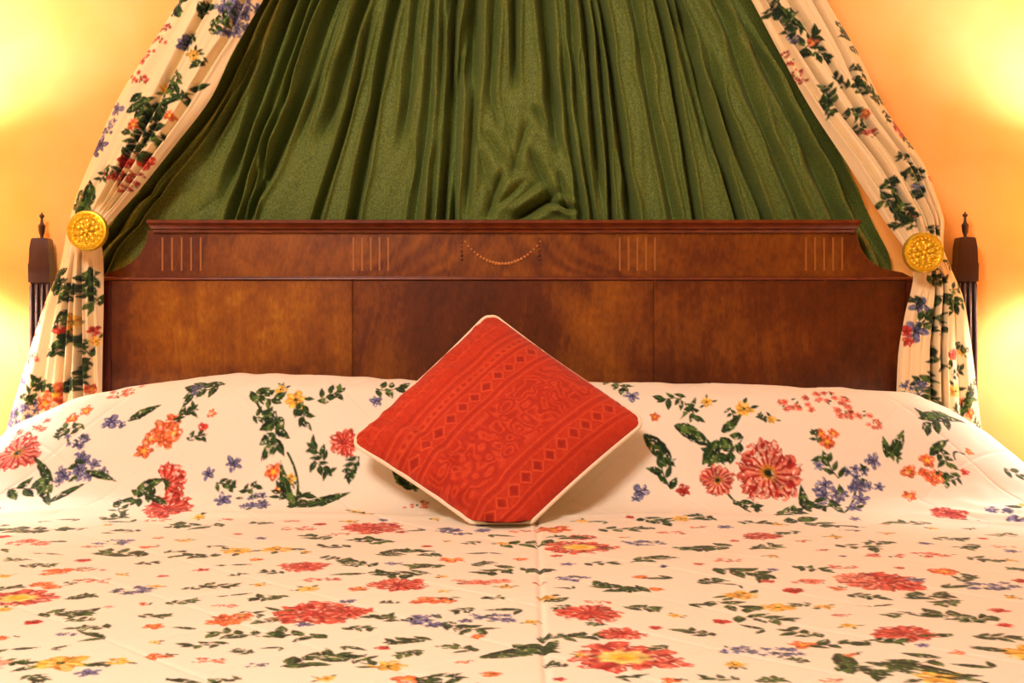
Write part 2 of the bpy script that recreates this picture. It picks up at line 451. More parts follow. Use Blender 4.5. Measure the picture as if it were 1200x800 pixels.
# rows: samples along the profile, finer over the pillow
yy = np.concatenate([np.linspace(-.275, -.33, 60), np.linspace(-.3302, -.56, 260), np.linspace(-.563, -1.62, 360), np.linspace(-1.63, -2.05, 50)])
zz = smooth_interp(-yy, [(-a, z) for a, z in PROF])
srow = np.concatenate([[0], np.cumsum(np.hypot(np.diff(yy), np.diff(zz)))])
nd = 80; drop_rows = np.linspace(.006, .54, nd)
srow = np.concatenate([srow, srow[-1] + drop_rows]); yr = np.concatenate([yy, np.full(nd, -2.05)]); dr = np.concatenate([np.zeros(len(yy)), drop_rows])
zr = np.concatenate([zz, np.full(nd, .62)])
inner = np.linspace(-.975, .975, 1230)
side = np.linspace(.006, .54, 70)
uc = np.concatenate([-(.975 + side[::-1]), inner, .975 + side])
U, S = np.meshgrid(uc, srow)
Yb = np.repeat(yr[:, None], len(uc), 1)
xo = np.clip(np.abs(uc) - .975, 0, None)
Xb = np.repeat((np.sign(uc) * np.minimum(np.abs(uc), .975))[None], len(srow), 0)
crest = smooth_interp(Xb, CREST)
base = .62
g = (zr[:, None] - base) / (.836 - base)
Ztop = base + g * (crest - base)
# the row where the pillow dives into the bed wanders a little
Ztop = Ztop + .006 * vnoise(Xb * 7, Yb * 9, 3) * sstep(.0, .3, g) + .0022 * vnoise(Xb * 30, Yb * 30, 4) * sstep(0, .2, g)
Ztop += .0035 * vnoise(Xb * 4 + 9, Yb * 5, 5)                                     # lazy undulation of the flat cover
# rounded long edges, drape with soft folds
edge = sstep(.89, .975, np.abs(Xb)); Ztop -= .045 * edge ** 2
dx = np.repeat(xo[None], len(srow), 0); dy = np.repeat(dr[:, None], len(uc), 1)
drop = np.maximum(dx, dy)
Zb = np.maximum(Ztop - drop * (Ztop - .075) / .54, .07)
fold = .012 * sstep(.02, .4, drop)
Xb = Xb + np.sign(Xb) * (dx > 0) * fold * (1 + np.sin(S * 21)) * (dx >= dy)
Yb = Yb - (dy > 0) * (fold * (1 + np.sin(U * 23)) + .01 * sstep(0, .05, dy)) * (dy > dx)
# creases: pulled cloth at the right edge of the pillow foot, centre seam, quilting grooves
cr = np.zeros_like(Zb)
for (x0, y0, ang, L, w, h) in ((.86, -.62, -.45, .16, .012, .010), (.83, -.68, -.6, .14, .010, .007), (.9, -.575, -.35, .12, .010, .008), (-.86, -.60, .3, .16, .014, .006), (.5, -.59, .08, .3, .014, .004), (-.42, -.585, -.05, .35, .014, .004), (.1, -.60, .05, .25, .012, .004)):
    u = (Xb - x0) * math.cos(ang) + (Yb - y0) * math.sin(ang); v = -(Xb - x0) * math.sin(ang) + (Yb - y0) * math.cos(ang)
    cr += h * np.exp(-(v / w) ** 2 - (u / L) ** 2)
cr -= .0035 * np.exp(-((U - .036 - .004 * np.sin(S * 3)) / .0035) ** 2)
q1 = np.abs(((U + S) / .2) % 1 - .5); q2 = np.abs(((U - S) / .2) % 1 - .5)
cr -= .0014 * (np.exp(-((.5 - q1) * .2 / .004) ** 2) + np.exp(-((.5 - q2) * .2 / .004) ** 2))
Zb = Zb + cr * (drop <= 0)

Pb = Painter(U, -S, CREAM, sep=True, soft=.0014)
# where does a photo pixel land on the cover?
d_ = Yb - YC
ppx = np.where(d_ > .3, CX + Xb * F / np.maximum(d_, .3), -9e3); ppy = HY + (ZC - Zb) * F / np.maximum(d_, .3)
ok_r = (yr < -.355) & (dr == 0)
rows = np.nonzero(ok_r)[0]; sx, sy_, su, ss, sd = ppx[rows][:, ::2], ppy[rows][:, ::2], U[rows][:, ::2], S[rows][:, ::2], d_[rows][:, ::2]
def land(px, py):
    k = np.argmin((sx - px) ** 2 + (sy_ - py) ** 2); k = np.unravel_index(k, sx.shape)
    return su[k], -ss[k], F / sd[k]

BED = '''Z 20 530 58;K 35 503 44;L 28 573 46;B 95 547 64;B 90 517 34;b 130 494 26;b 143 497 14;L 88 502 30;O 85 490 18;O 102 481 18;L 70 510 20
o 190 503 52;O 168 528 24;L 216 484 26;O 248 484 12;r 237 500 14;L 228 511 24;K 145 460 44;C 205 563 36;L 172 577 40;R 196 597 62;L 140 597 38
b 273 543 22;b 245 555 18;L 262 566 24;b 262 586 24;B 296 588 44;L 290 573 26;L 245 454 48;Y 346 468 28;L 356 482 30;L 385 463 36;Y 330 456 16;L 308 463 40;L 306 487 26;L 322 500 50
O 320 553 24;Y 338 561 18;O 326 573 14;L 328 578 26;L 345 588 34;R 404 519 36;L 372 531 30;L 377 547 28;L 415 545 30;L 480 566 36;K 487 591 30;Y 415 599 16;Y 427 601 16;b 440 470 18;L 455 455 36;B 230 456 22
L 722 449 36;b 740 464 22;L 790 466 34;L 806 478 32;O 768 488 14;Y 828 471 16;Y 872 479 24;L 858 484 20;Y 905 491 14;L 895 490 14;K 930 472 42;K 975 466 46;K 1000 480 44;K 1030 496 28
L 862 523 42;L 832 536 30;L 780 560 40;r 800 574 18;b 752 576 24;b 746 584 14;Z 841 563 42;Z 900 554 80;L 872 591 36;L 920 602 44;O 970 518 22;O 962 508 14;O 977 508 16;L 957 512 18;B 985 585 64;B 1010 560 46;b 1022 541 22;L 975 548 34;L 962 590 40
b 960 545 14;L 1045 531 22;O 1066 552 22;O 1087 540 22;o 1093 562 34;O 1067 581 20;L 1104 533 30;r 1130 553 12;O 1136 529 12;L 1118 560 26;L 1100 491 50;R 1110 601 44;L 1072 613 50;B 1172 598 34;L 1192 556 40;Y 797 608 26;L 765 609 46;L 828 607 34;L 945 612 64;L 880 612 40
L 130 606 36;L 236 616 66;L 42 621 80;K 34 637 58;P 32 634 30;B 132 635 44;L 152 622 34;L 145 649 66;L 40 662 42;o 70 670 50;K 105 667 40;o 58 686 46;F 22 701 95;L 70 718 66;B 145 691 62;L 235 651 50;Y 277 645 44;Y 325 644 44;L 310 613 30;K 350 619 46;L 372 630 44
R 355 663 64;L 322 671 34;L 250 686 48;L 222 690 26;Y 362 690 30;Y 305 686 20;L 320 700 48;o 262 724 70;L 278 742 60;R 372 718 116;L 356 746 80;L 177 721 40;L 110 735 44;B 78 743 26;Y 72 776 74;Y 138 775 34;B 302 779 26;L 362 774 96;Y 182 752 16;L 12 776 40;L 268 796 40;L 40 793 40;O 180 733 30;K 110 640 30;O 185 630 16;L 95 725 40
R 438 619 78;L 442 633 56;L 460 647 64;L 420 660 56;B 540 622 66;r 500 640 16;O 530 656 36;L 505 663 46;L 478 672 70;R 468 685 76;K 560 682 74;P 560 682 34;L 588 668 60;L 612 637 66;O 650 620 50;F 678 641 88;R 683 629 36;L 672 630 46;B 758 636 56;L 757 655 58;b 665 661 22;B 676 677 50;O 750 676 22;L 735 690 76;O 770 690 22;o 506 704 52
R 408 716 60;B 515 727 76;B 575 724 58;L 545 735 60;L 458 725 52;L 660 711 30;R 690 718 84;L 748 712 46;L 610 762 80;L 655 779 34;L 682 745 56;F 733 769 142;R 728 743 60;r 448 759 22;Y 457 780 50;O 478 796 44;L 512 793 60;O 574 790 30;L 484 765 44;L 415 735 40;L 640 748 40
R 892 628 50;L 835 642 72;L 892 641 50;L 1000 640 54;L 1035 635 40;L 1110 631 40;K 1035 651 52;K 1095 649 62;Y 905 651 18;L 945 665 46;L 865 669 80;R 900 680 18;K 950 681 46;P 950 681 30;R 1036 681 104;P 1000 677 50;O 1106 670 44;B 1160 687 66;L 1130 678 40;Y 868 697 48;L 855 708 70;Y 912 711 48;Y 965 711 26;L 940 709 30
L 1010 698 44;L 1080 698 64;L 890 723 66;L 1135 724 88;R 1172 715 28;R 1060 742 80;L 1030 752 52;L 1162 746 56;B 865 761 50;B 915 765 58;L 940 773 30;O 942 755 40;L 970 755 66;L 1005 783 70;L 1080 775 90;O 1120 765 24;Y 1100 794 66;L 850 794 44;L 897 797 40;R 803 780 22;L 945 742 60;K 1175 640 30;L 1180 626 40;b 1190 612 40;L 1150 655 44;L 820 742 50;b 1185 645 24
L 575 700 30;L 500 650 30;O 420 690 30;L 700 660 40;r 820 660 16;L 830 680 40;O 610 655 20;L 545 760 50;O 560 745 20;L 25 655 34;O 300 655 20;L 170 660 30;L 90 700 40;r 190 675 18;L 210 705 40;L 395 640 40;Y 590 636 20;L 720 620 46;b 850 618 24;L 1060 720 44;L 1115 705 50;K 985 720 30'''
SINGLE = '''150 494 187 470 6;52 590 96 560 5;60 578 52 528 6;100 551 138 563 5;58 592 40 562 5;345 594 412 580 8;344 590 318 545 6;790 498 840 514 10;755 508 793 546 10;845 506 868 490 6;846 512 860 528 8;842 515 822 545 8;815 465 806 495 3;1042 536 1067 508 7;1040 536 1040 512 5;1090 535 1105 510 6;160 572 195 560 6;195 592 172 572 5;950 600 935 568 7;560 771 645 756 20;600 755 650 760 12;1030 775 1150 790 14;1075 490 1135 498 6;480 566 455 552 8;640 705 668 700 10;980 765 1010 790 14'''
STEM = '''345 592 336 530;848 545 845 512;300 470 320 500;1005 560 990 600;1120 540 1130 532;880 600 850 575'''
rng = np.random.RandomState(7)
for ln in STEM.split(';'):
    x0, y0, x1, y1 = map(float, ln.split()); a0, b0, k0 = land(x0, y0); a1, b1, k1 = land(x1, y1)
    Pb.line(a0, b0, a1, b1, .0022, COL['lm'], rng.uniform(-.012, .012))
for k, px, py, w in [m.split() for l in BED.split('\n') for m in l.split(';')]:
    a, b_, sc = land(float(px), float(py))
    motif(Pb, k, a, b_, float(w) / sc, rng, ang=None if float(py) < 600 else rng.choice([0, math.pi]) + rng.uniform(-.9, .9))
for ln in SINGLE.split(';'):
    x0, y0, x1, y1, w = map(float, ln.split()); a0, b0, k0 = land(x0, y0); a1, b1, k1 = land(x1, y1)
    Pb.leaf(a0, b0, math.atan2(b1 - b0, a1 - a0), math.hypot(a1 - a0, b1 - b0), w / k0, rng)
taken = [(float(m.split()[1]), float(m.split()[2])) for l in BED.split('\n') for m in l.split(';')]
for _ in range(5000):
    x, y = rng.uniform(0, 1200), rng.uniform(606, 798)
    q = (y - 374) / 300.
    if min(math.hypot((x - tx) / q, (y - ty) * 3.2 / q) for tx, ty in taken) < 36: continue
    taken.append((x, y)); a, b_, sc = land(x, y); k = rng.choice(list('LLllobKYlr'))
    w = rng.uniform(20, 46) * q / sc
    if k == 'l': Pb.leaf(a, b_, rng.choice([0, math.pi]) + rng.uniform(-.7, .7), w, w * .14, rng); Pb.leaf(a, b_, rng.uniform(0, 6.3), w * .6, w * .1, rng)
    else: motif(Pb, k, a, b_, w if k in 'LK' else w * .6, rng, ang=rng.choice([0, math.pi]) + rng.uniform(-.8, .8))
# the print runs on where the photo does not look
frx = np.repeat(np.arange(-1.5, 1.51, .13), 40)
for a in np.arange(-1.5, 1.51, .12):
    for s_ in np.arange(.03, srow[-1], .12):
        aa, s2 = a + rng.uniform(-.04, .04), s_ + rng.uniform(-.04, .04)
        i = min(np.searchsorted(srow, s2), len(srow) - 1); j = min(np.searchsorted(uc, aa), len(uc) - 1)
        vis = -15 < ppx[i, j] < 1215 and ppy[i, j] < 812 and yr[i] < -.355 and dr[i] == 0 and abs(aa) < .975
        if vis: continue
        motif(Pb, rng.choice(list('LLLLZRoBKYOP')), aa, -s2, rng.uniform(.05, .085), rng)
o = grid_mesh('bedspread', Xb, Yb, Zb, M_spread, col=Pb.col)
tag(o, 'cream quilted bedspread printed with red, blue and yellow flowers covering bed and pillows', 'bedspread')

# ------------------------------------------------------------------ headboard
HB_F, HB_B = -.160, -.135
hb = empty('headboard', 'dark mahogany headboard with inlaid frieze and moulded top rail behind the bed', 'headboard', (0, -.148, 0))
def hx(px): return PX(px, 0, HB_F)[0]
def hz(py): return PX(0, py, HB_F)[2]
XL, XR = hx(117), hx(1074)
ZL = hz(326)
M_veneer, nt, b = mat('polished_veneer', rough=.3, spec=.5)
at = nt.nodes.new('ShaderNodeVertexColor'); at.layer_name = 'print'
n = node(nt, 'ShaderNodeTexNoise', Scale=1.0, Detail=3.0); nt.links.new(mapping(nt, (420, 60, 160)), n.inputs['Vector'])
mx = node(nt, 'ShaderNodeMixRGB', blend_type='MULTIPLY', Fac=.45); nt.links.new(at.outputs['Color'], mx.inputs[1]); nt.links.new(n.outputs[0], mx.inputs[2])
n2 = node(nt, 'ShaderNodeMixRGB', blend_type='MULTIPLY', Fac=1.0); nt.links.new(mx.outputs[0], n2.inputs[1]); n2.inputs[2].default_value = (1.3, 1.3, 1.3, 1)
nt.links.new(n2.outputs[0], b.inputs['Base Color']); bump(nt, b, n.outputs[0], .06, .001)
b.inputs['Coat Weight'].default_value = .2; b.inputs['Coat Roughness'].default_value = .25
W0, W1, W2, W3 = lin(50, 15, 4), lin(94, 42, 9), lin(146, 84, 13), lin(194, 132, 24)
def wcol(f):
    f = np.clip(f, 0, 1)[..., None] * 3
    return np.where(f < 1, W0 + (W1 - W0) * f, np.where(f < 2, W1 + (W2 - W1) * (f - 1), W2 + (W3 - W2) * (f - 2)))
def figure(px, py, lean=0.0):
    """fine grain, drawn in photo-sized units of about 1.7 mm"""
    x = px + lean * py + 5 * vnoise(px / 40, py / 60, 61)
    return .045 * vnoise(x / 3.2, py / 40, 62) + .05 * vnoise(x / 9, py / 70, 63) + .06 * vnoise(px / 2.0, py / 5, 64) + .05 * vnoise(px / 7, py / 7, 74)
def blob(px, py, x, y, rx, ry, k): return k * np.exp(-((px - x) / rx) ** 2 - ((py - y) / ry) ** 2)
def panel(nm, p0, p1, tone):  # tone: veneer differences plus lamp sheen put into the colour as golden patches
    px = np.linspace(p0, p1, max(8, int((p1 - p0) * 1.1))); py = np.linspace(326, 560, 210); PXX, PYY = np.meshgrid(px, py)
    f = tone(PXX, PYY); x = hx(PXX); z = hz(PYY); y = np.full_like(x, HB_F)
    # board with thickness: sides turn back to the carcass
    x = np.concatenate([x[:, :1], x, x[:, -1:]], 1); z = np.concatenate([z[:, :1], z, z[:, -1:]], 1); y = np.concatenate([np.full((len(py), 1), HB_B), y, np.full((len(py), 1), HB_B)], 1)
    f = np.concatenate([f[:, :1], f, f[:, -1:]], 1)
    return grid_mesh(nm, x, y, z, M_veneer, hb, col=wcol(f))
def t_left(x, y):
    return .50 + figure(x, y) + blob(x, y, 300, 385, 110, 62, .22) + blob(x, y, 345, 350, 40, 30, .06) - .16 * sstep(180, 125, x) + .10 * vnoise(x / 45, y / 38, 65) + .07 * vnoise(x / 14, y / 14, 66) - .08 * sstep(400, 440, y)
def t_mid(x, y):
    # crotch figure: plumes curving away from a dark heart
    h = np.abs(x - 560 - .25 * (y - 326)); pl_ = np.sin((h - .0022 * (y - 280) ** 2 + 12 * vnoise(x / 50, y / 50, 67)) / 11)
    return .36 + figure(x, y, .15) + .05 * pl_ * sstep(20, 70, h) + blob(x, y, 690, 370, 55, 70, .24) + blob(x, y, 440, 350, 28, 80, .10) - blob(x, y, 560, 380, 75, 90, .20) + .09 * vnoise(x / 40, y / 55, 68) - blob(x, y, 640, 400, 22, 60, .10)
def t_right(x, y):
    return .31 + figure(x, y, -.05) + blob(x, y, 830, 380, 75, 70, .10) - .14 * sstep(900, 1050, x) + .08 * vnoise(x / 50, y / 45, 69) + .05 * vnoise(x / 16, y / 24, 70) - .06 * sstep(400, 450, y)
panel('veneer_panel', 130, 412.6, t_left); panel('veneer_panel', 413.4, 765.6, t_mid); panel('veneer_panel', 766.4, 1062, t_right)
for x0, x1 in ((XL, hx(130)), (hx(1062), XR)):
    bm = bmesh.new(); box(bm, x0, x1, HB_F - .002, HB_B, .22, ZL); obj('side_stile', bm, M_stile, hb, smooth=False, bevel=.0006, seg=1)
bm = bmesh.new(); box(bm, hx(128), hx(1064), HB_F + .006, HB_B, .23, ZL - .002); obj('back_board', bm, M_stile, hb, smooth=False)
# frieze board with hollowed (cavetto) ends, cross-banded veneer fanning from the middle
py = np.linspace(270, 325, 60)
fl = interp(py, [(270, 173), (281, 171), (287, 169), (293, 166), (299, 162), (304, 157), (308, 152), (312, 146), (315, 140), (317, 134), (319, 124), (325, 120)])
frr = interp(py, [(270, 1004), (281, 1006), (292, 1010), (298, 1014), (303, 1018), (308, 1024), (311, 1029), (314, 1035), (316, 1042), (319, 1058), (325, 1070)])
tt2 = np.linspace(0, 1, 900); PXX = fl[:, None] + (frr - fl)[:, None] * tt2; PYY = np.repeat(py[:, None], 900, 1)
h = np.abs(PXX - 584)
fan = np.sin((h * .75 + PYY * .8 * np.where(h < 60, -1, 1) - .02 * (PYY - 250) ** 2 * (h > 60) + 8 * vnoise(PXX / 40, PYY / 30, 71)) / 4.2)
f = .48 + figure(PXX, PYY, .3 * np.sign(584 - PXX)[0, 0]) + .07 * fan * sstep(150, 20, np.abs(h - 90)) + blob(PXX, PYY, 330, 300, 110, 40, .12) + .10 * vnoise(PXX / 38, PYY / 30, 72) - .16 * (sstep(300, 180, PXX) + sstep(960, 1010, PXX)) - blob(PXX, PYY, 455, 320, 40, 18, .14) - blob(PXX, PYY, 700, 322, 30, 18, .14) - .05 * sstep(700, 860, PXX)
x = hx(PXX); z = hz(PYY); y = np.full_like(x, HB_F + .004); cc = wcol(f)
ex = lambda a, q: np.concatenate([q(a[:, :1]), a, q(a[:, -1:])], 1)
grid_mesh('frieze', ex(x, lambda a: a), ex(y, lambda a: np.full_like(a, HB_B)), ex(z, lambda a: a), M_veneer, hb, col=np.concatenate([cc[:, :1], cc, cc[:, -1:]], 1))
def rail(name, prof, x0, x1, m, back=HB_B):
    """moulding swept along x, mitred round the ends; prof: (projection, z) from bottom up"""
    bm = bmesh.new(); loops = []
    for p, z in prof:
        loops.append([bm.verts.new(v) for v in ((x0 - p * .6, back, z), (x0 - p * .6, HB_F - p, z), (x1 + p * .6, HB_F - p, z), (x1 + p * .6, back, z))])
    for A, B in zip(loops, loops[1:]):
        for k in range(4): bm.faces.new((A[k], A[(k + 1) % 4], B[(k + 1) % 4], B[k]))
    bm.faces.new(loops[0][::-1]); bm.faces.new(loops[-1])
    return obj(name, bm, m, hb)
z0 = hz(272.5); k = 2.6 / F * 1.0
S_ = 1 / 580.
rail('top_rail', [(.0, z0), (.003, z0), (.004, z0 + 2 * S_), (.0065, z0 + 4 * S_), (.009, z0 + 4.4 * S_), (.012, z0 + 7.5 * S_), (.017, z0 + 10 * S_), (.0185, z0 + 10.5 * S_), (.0185, z0 + 13.6 * S_), (.016, z0 + 14.2 * S_)], hx(181), hx(1000), M_mould)
zb = hz(329)
rail('bead_moulding', [(.0, zb), (.003, zb + .6 * S_), (.0055, zb + 1.4 * S_), (.006, zb + 2.2 * S_), (.0055, zb + 3.2 * S_), (.003, zb + 4.2 * S_), (0, zb + 4.8 * S_)], hx(119), hx(1070), M_mould)
for x in ([190 + 11.2 * i for i in range(5)] + [414 + 10.2 * i for i in range(5)] + [726.5 + 10.3 * i for i in range(5)] + [945 + 10.6 * i for i in range(5)]):
    bm = bmesh.new(); box(bm, hx(x - 1.0), hx(x + 1.0), HB_F + .0025, HB_F + .006, hz(317), hz(278)); obj('inlay_line', bm, M_inlay, hb, smooth=False)
# carved swag: string of little husks hanging between two drops
bm = bmesh.new()
for i in range(25):
    t = i / 24; px = 545 + 88 * t; py = 283 + 26 * (1 - (2 * t - 1) ** 2) ** .9
    r = .0022 + .0018 * math.sin(math.pi * t)
    bmesh.ops.create_icosphere(bm, subdivisions=1, radius=r, matrix=__import__('mathutils').Matrix.Translation((hx(px), HB_F + .0035, hz(py))))
obj('swag', bm, M_bead, hb)
for px in (541, 632):
    bm = bmesh.new()
    for i in range(7):
        r = (.0012, .0022, .0016, .0026, .003, .0026, .0014)[i]
        bmesh.ops.create_icosphere(bm, subdivisions=1, radius=r * 1.15, matrix=__import__('mathutils').Matrix.Translation((hx(px), HB_F + .0035, hz(279 + i * 5))))
    obj('drop', bm, M_stile, hb)
for x0 in (-.7, .66):
    bm = bmesh.new(); box(bm, x0, x0 + .06, HB_F + .002, HB_B, 0, .24); obj('leg', bm, M_stile, hb, smooth=False)

# ------------------------------------------------------------------ green drape behind the headboard
# all rows of the drape are described by what the photo shows; it goes on up to the coronet and down to the floor
YG = -.098
LEFT = [(-260, 452), (-130, 374), (0, 282), (60, 256), (110, 226), (170, 180), (220, 142), (250, 120), (285, 102), (330, 100), (900, 100)]
RIGHT = [(-260, 752), (-130, 820), (0, 902), (60, 940), (110, 970), (170, 997), (220, 1016), (260, 1034), (318, 1060), (400, 1064), (900, 1064)]
prow = np.concatenate([np.linspace(-300, -6, 40), np.linspace(-5, 330, 300), np.linspace(335, 860, 40)])
tcol = np.linspace(0, 1, 900)
T, PR = np.meshgrid(tcol, prow)
pl = smooth_interp(prow, LEFT)[:, None]; pr = smooth_interp(prow, RIGHT)[:, None]
pxg = pl + (pr - pl) * T
# valleys: (x at y=-260, x at y=0, x at y=120, x at y=255, depth, half width px, y where it starts, y where it ends)
VAL = [(470, 318, 262, 160, .012, 6, -400, 900), (500, 343, 300, 252, .034, 5.5, -400, 235), (512, 360, 316, 272, .034, 5, -400, 900), (525, 372, 330, 282, .02, 3.5, -400, 900),
       (535, 390, 349, 289, .042, 7, -400, 900), (545, 404, 366, 316, .014, 5, -400, 170), (552, 426, 391, 345, .042, 7, -400, 165), (558, 440, 412, 372, .024, 4, 40, 900), (565, 464, 440, 414, .044, 5, -400, 900),
       (570, 490, 478, 452, .016, 6, -400, 180), (585, 533, 528, 519, .052, 5.5, -400, 900), (588, 543, 536, 531, .03, 4, 60, 900), (590, 556, 552, 553, .05, 9, -400, 110), (592, 580, 574, 570, .016, 5, -400, 130), (600, 603, 603, 604, .036, 4.5, -400, 105),
       (605, 638, 648, 664, .05, 7.5, -400, 180), (612, 655, 664, 682, .02, 4, 90, 900), (620, 684, 694, 706, .034, 4.5, -400, 235), (628, 695, 708, 717, .026, 3.5, -400, 900), (632, 705, 722, 741, .042, 5, -400, 900),
       (640, 742, 762, 790, .014, 6, -400, 900), (650, 770, 794, 816, .03, 4.5, -400, 900), (655, 782, 816, 850, .026, 4, -400, 200), (660, 793, 826, 866, .04, 5.5, -400, 900), (672, 815, 846, 897, .03, 5.5, 100, 900),
       (690, 840, 884, 940, .016, 7, -400, 900), (715, 862, 922, 985, .024, 8, -400, 900), (738, 878, 948, 1018, .034, 9, -400, 900), (460, 306, 246, 140, .03, 6, -400, 900)]
VAL += [(465, 311, 254, 150, .014, 4, 60, 900), (478, 326, 275, 195, .012, 5, -400, 200), (515, 366, 323, 296, .01, 3, 100, 900), (575, 510, 503, 486, .012, 5, -400, 900), (578, 521, 516, 505, .01, 4, -400, 900), (625, 668, 676, 694, .014, 4, -400, 900)]
DEPG = np.zeros_like(pxg)
for xa, x0, x1, x2, dp, hw, ya, yb in VAL:
    xs = smooth_interp(prow, [(-300, xa), (-130, .5 * (xa + x0)), (0, x0), (120, x1), (255, x2), (330, x2 + (x2 - x1) * .5), (900, x2 + (x2 - x1) * .6)])[:, None]
    en = (sstep(ya - 60, ya + 30, prow) * (1 - sstep(yb - 60, yb + 15, prow)))[:, None]
    w = hw * .85 * (1.0 + .3 * vnoise(prow / 40, prow * 0 + x0, 11))[:, None]
    q = np.abs(pxg - xs) / w
    DEPG += dp * en * np.exp(-q ** 1.35)
    DEPG -= .010 * en * np.exp(-((q - 2.0) / .7) ** 2)
DEPG = np.where(DEPG > 0, .085 * np.tanh(1.9 * DEPG / .085), DEPG * 1.3)
tt_ = T * (1 + .1 * np.sin(T * 9))
fine = .006 * vnoise(tt_ * 38, PR / 300, 21) + .0025 * vnoise(tt_ * 90, PR / 160, 22) + .004 * vnoise(tt_ * 16, PR / 120, 23)
# bunched cloth low in the middle and by the left end
bun = np.exp(-((pxg - 610) / 75) ** 2) * sstep(90, 170, PR) * (1 - sstep(256, 300, PR))
CREASE = [(548, 235, 556, 105, 3, .03), (572, 253, 588, 205, 4, .022), (606, 256, 650, 229, 5, .045), (622, 180, 646, 230, 4, .022), (600, 200, 570, 160, 5, .014), (601, 205, 616, 150, 4, .016), (645, 236, 672, 246, 3, .03), (628, 128, 650, 165, 4, .018),
          (575, 110, 585, 150, 4, .014), (556, 160, 575, 225, 5, .014), (590, 120, 604, 195, 5, .012), (655, 205, 664, 240, 3, .02), (585, 240, 612, 215, 3, .014), (630, 215, 600, 240, 4, .012)]
for x0, y0, x1, y1, w, dp in CREASE:
    L_ = math.hypot(x1 - x0, y1 - y0); ca, sa = (x1 - x0) / L_, (y1 - y0) / L_
    u = ((pxg - x0) * ca + (PR - y0) * sa) / L_; v = -(pxg - x0) * sa + (PR - y0) * ca
    m_ = sstep(-.25, .2, u) * (1 - sstep(.8, 1.25, u))
    fine += dp * m_ * (np.exp(-np.abs(v / w) ** 1.3) - .35 * np.exp(-((np.abs(v) - 2.6 * w) / (1.5 * w)) ** 2))
fine += -.012 * bun + bun * .006 * vnoise(pxg / 26, PR / 34, 32)
lef = np.exp(-((pxg - 160) / 70) ** 2) * sstep(150, 230, PR) * (1 - sstep(330, 360, PR))
fine += lef * .016 * (1 - 2 * np.abs(vnoise((pxg * .8 + PR) / 30, (PR - pxg * .3) / 50, 33)))
Yg = YG + np.clip(DEPG + fine, -.034, .085)
Yg = np.minimum(Yg + .07 * (np.exp(-T / .03) + np.exp(-(1 - T) / .03)), -.008)
dg = YG - YC
Xg = (pxg - CX) * dg / F; Zg = np.maximum(ZC - (PR - HY) * dg / F, .03)
o = grid_mesh('bed_drape', Xg, Yg, Zg, M_green)
tag(o, 'gathered dark green cloth backdrop fanning out above the headboard', 'drape')

# ------------------------------------------------------------------ floral side curtains
def curtain(name, label, Ls, Rs, pin, ncol, valleys, amp, marks, singles, seed, y_of):
    pr_ = np.concatenate([np.linspace(-300, -6, 50), np.linspace(-5, 520, 520), np.linspace(525, 905, 60)])
    t_ = np.linspace(0, 1, ncol); T, PRr = np.meshgrid(t_, pr_)
    l = smooth_interp(pr_, Ls)[:, None]; r = smooth_interp(pr_, Rs)[:, None]
    px = l + (r - l) * T
    Y0 = y_of(pr_)[:, None]
    dp = np.zeros_like(px)
    for (tab, dep, w) in valleys:
        xs = interp(pr_, tab)[:, None]
        y0_, y1_ = tab[0][0], tab[-1][0]
        en = (sstep(y0_ - 1, y0_ + 20, pr_) * (1 - sstep(y1_ - 20, y1_ + 1, pr_)))[:, None]
        q = np.abs(T - xs) / w
        dp += en * (1.15 * dep * np.exp(-q ** 1.4) - .2 * dep * np.exp(-((q - 2) / .8) ** 2))
    wid = (r - l) * 1.0
    roll = (1 - np.abs(2 * T - 1) ** 3.5)
    Y = Y0 + .022 * (1 - roll) - amp * roll * .5 + dp + .004 * vnoise(T * 9, PRr / 90, seed) + .0015 * vnoise(T * 25, PRr / 60, seed + 1)
    pinch = np.exp(-((PRr - pin) / 22.) ** 2)
    Y = Y * (1 - pinch * .6) + (Y0 + .004) * pinch * .6
    Y = np.minimum(Y, -.128) if False else Y
    d = Y0 - YC
    Xw = (px - CX) * d / F; Zw = np.maximum(ZC - (PRr - HY) * d / F, .03)
    rg = np.random.RandomState(seed)
    P = Painter(Xw, Zw, lin(252, 228, 176), soft=.0016)
    def at(x, y):
        dd = float(y_of(np.array([y]))[0]) - YC
        return (x - CX) * dd / F, ZC - (y - HY) * dd / F, F / dd
    for m in marks.replace('\n', ';').split(';'):
        k, x, y, w = m.split(); a, b_, sc = at(float(x), float(y)); motif(P, k, a, b_, 1.2 * float(w) / sc, rg)
    for m in singles.split(';'):
        x0, y0, x1, y1, w = map(float, m.split()); a0, b0, sc = at(x0, y0); a1, b1, _ = at(x1, y1)
        P.leaf(a0, b0, math.atan2(b1 - b0, a1 - a0), math.hypot(a1 - a0, b1 - b0), w / sc, rg)
    for y in list(range(-280, -20, 34)) + list(range(530, 800, 40)):
        for t in (.2, .5, .8):
            tj = t + rg.uniform(-.1, .1); i = np.argmin(abs(pr_ - y)); x = float(l[i, 0] + (r[i, 0] - l[i, 0]) * tj)
            a, b_, sc = at(x, y + rg.uniform(-12, 12)); motif(P, rg.choice(list('LLLkOBoY')), a, b_, 30 / sc, rg)
    o = grid_mesh(name, Xw, Y, Zw, M_curtain, col=P.col)
    return tag(o, label, 'curtain')

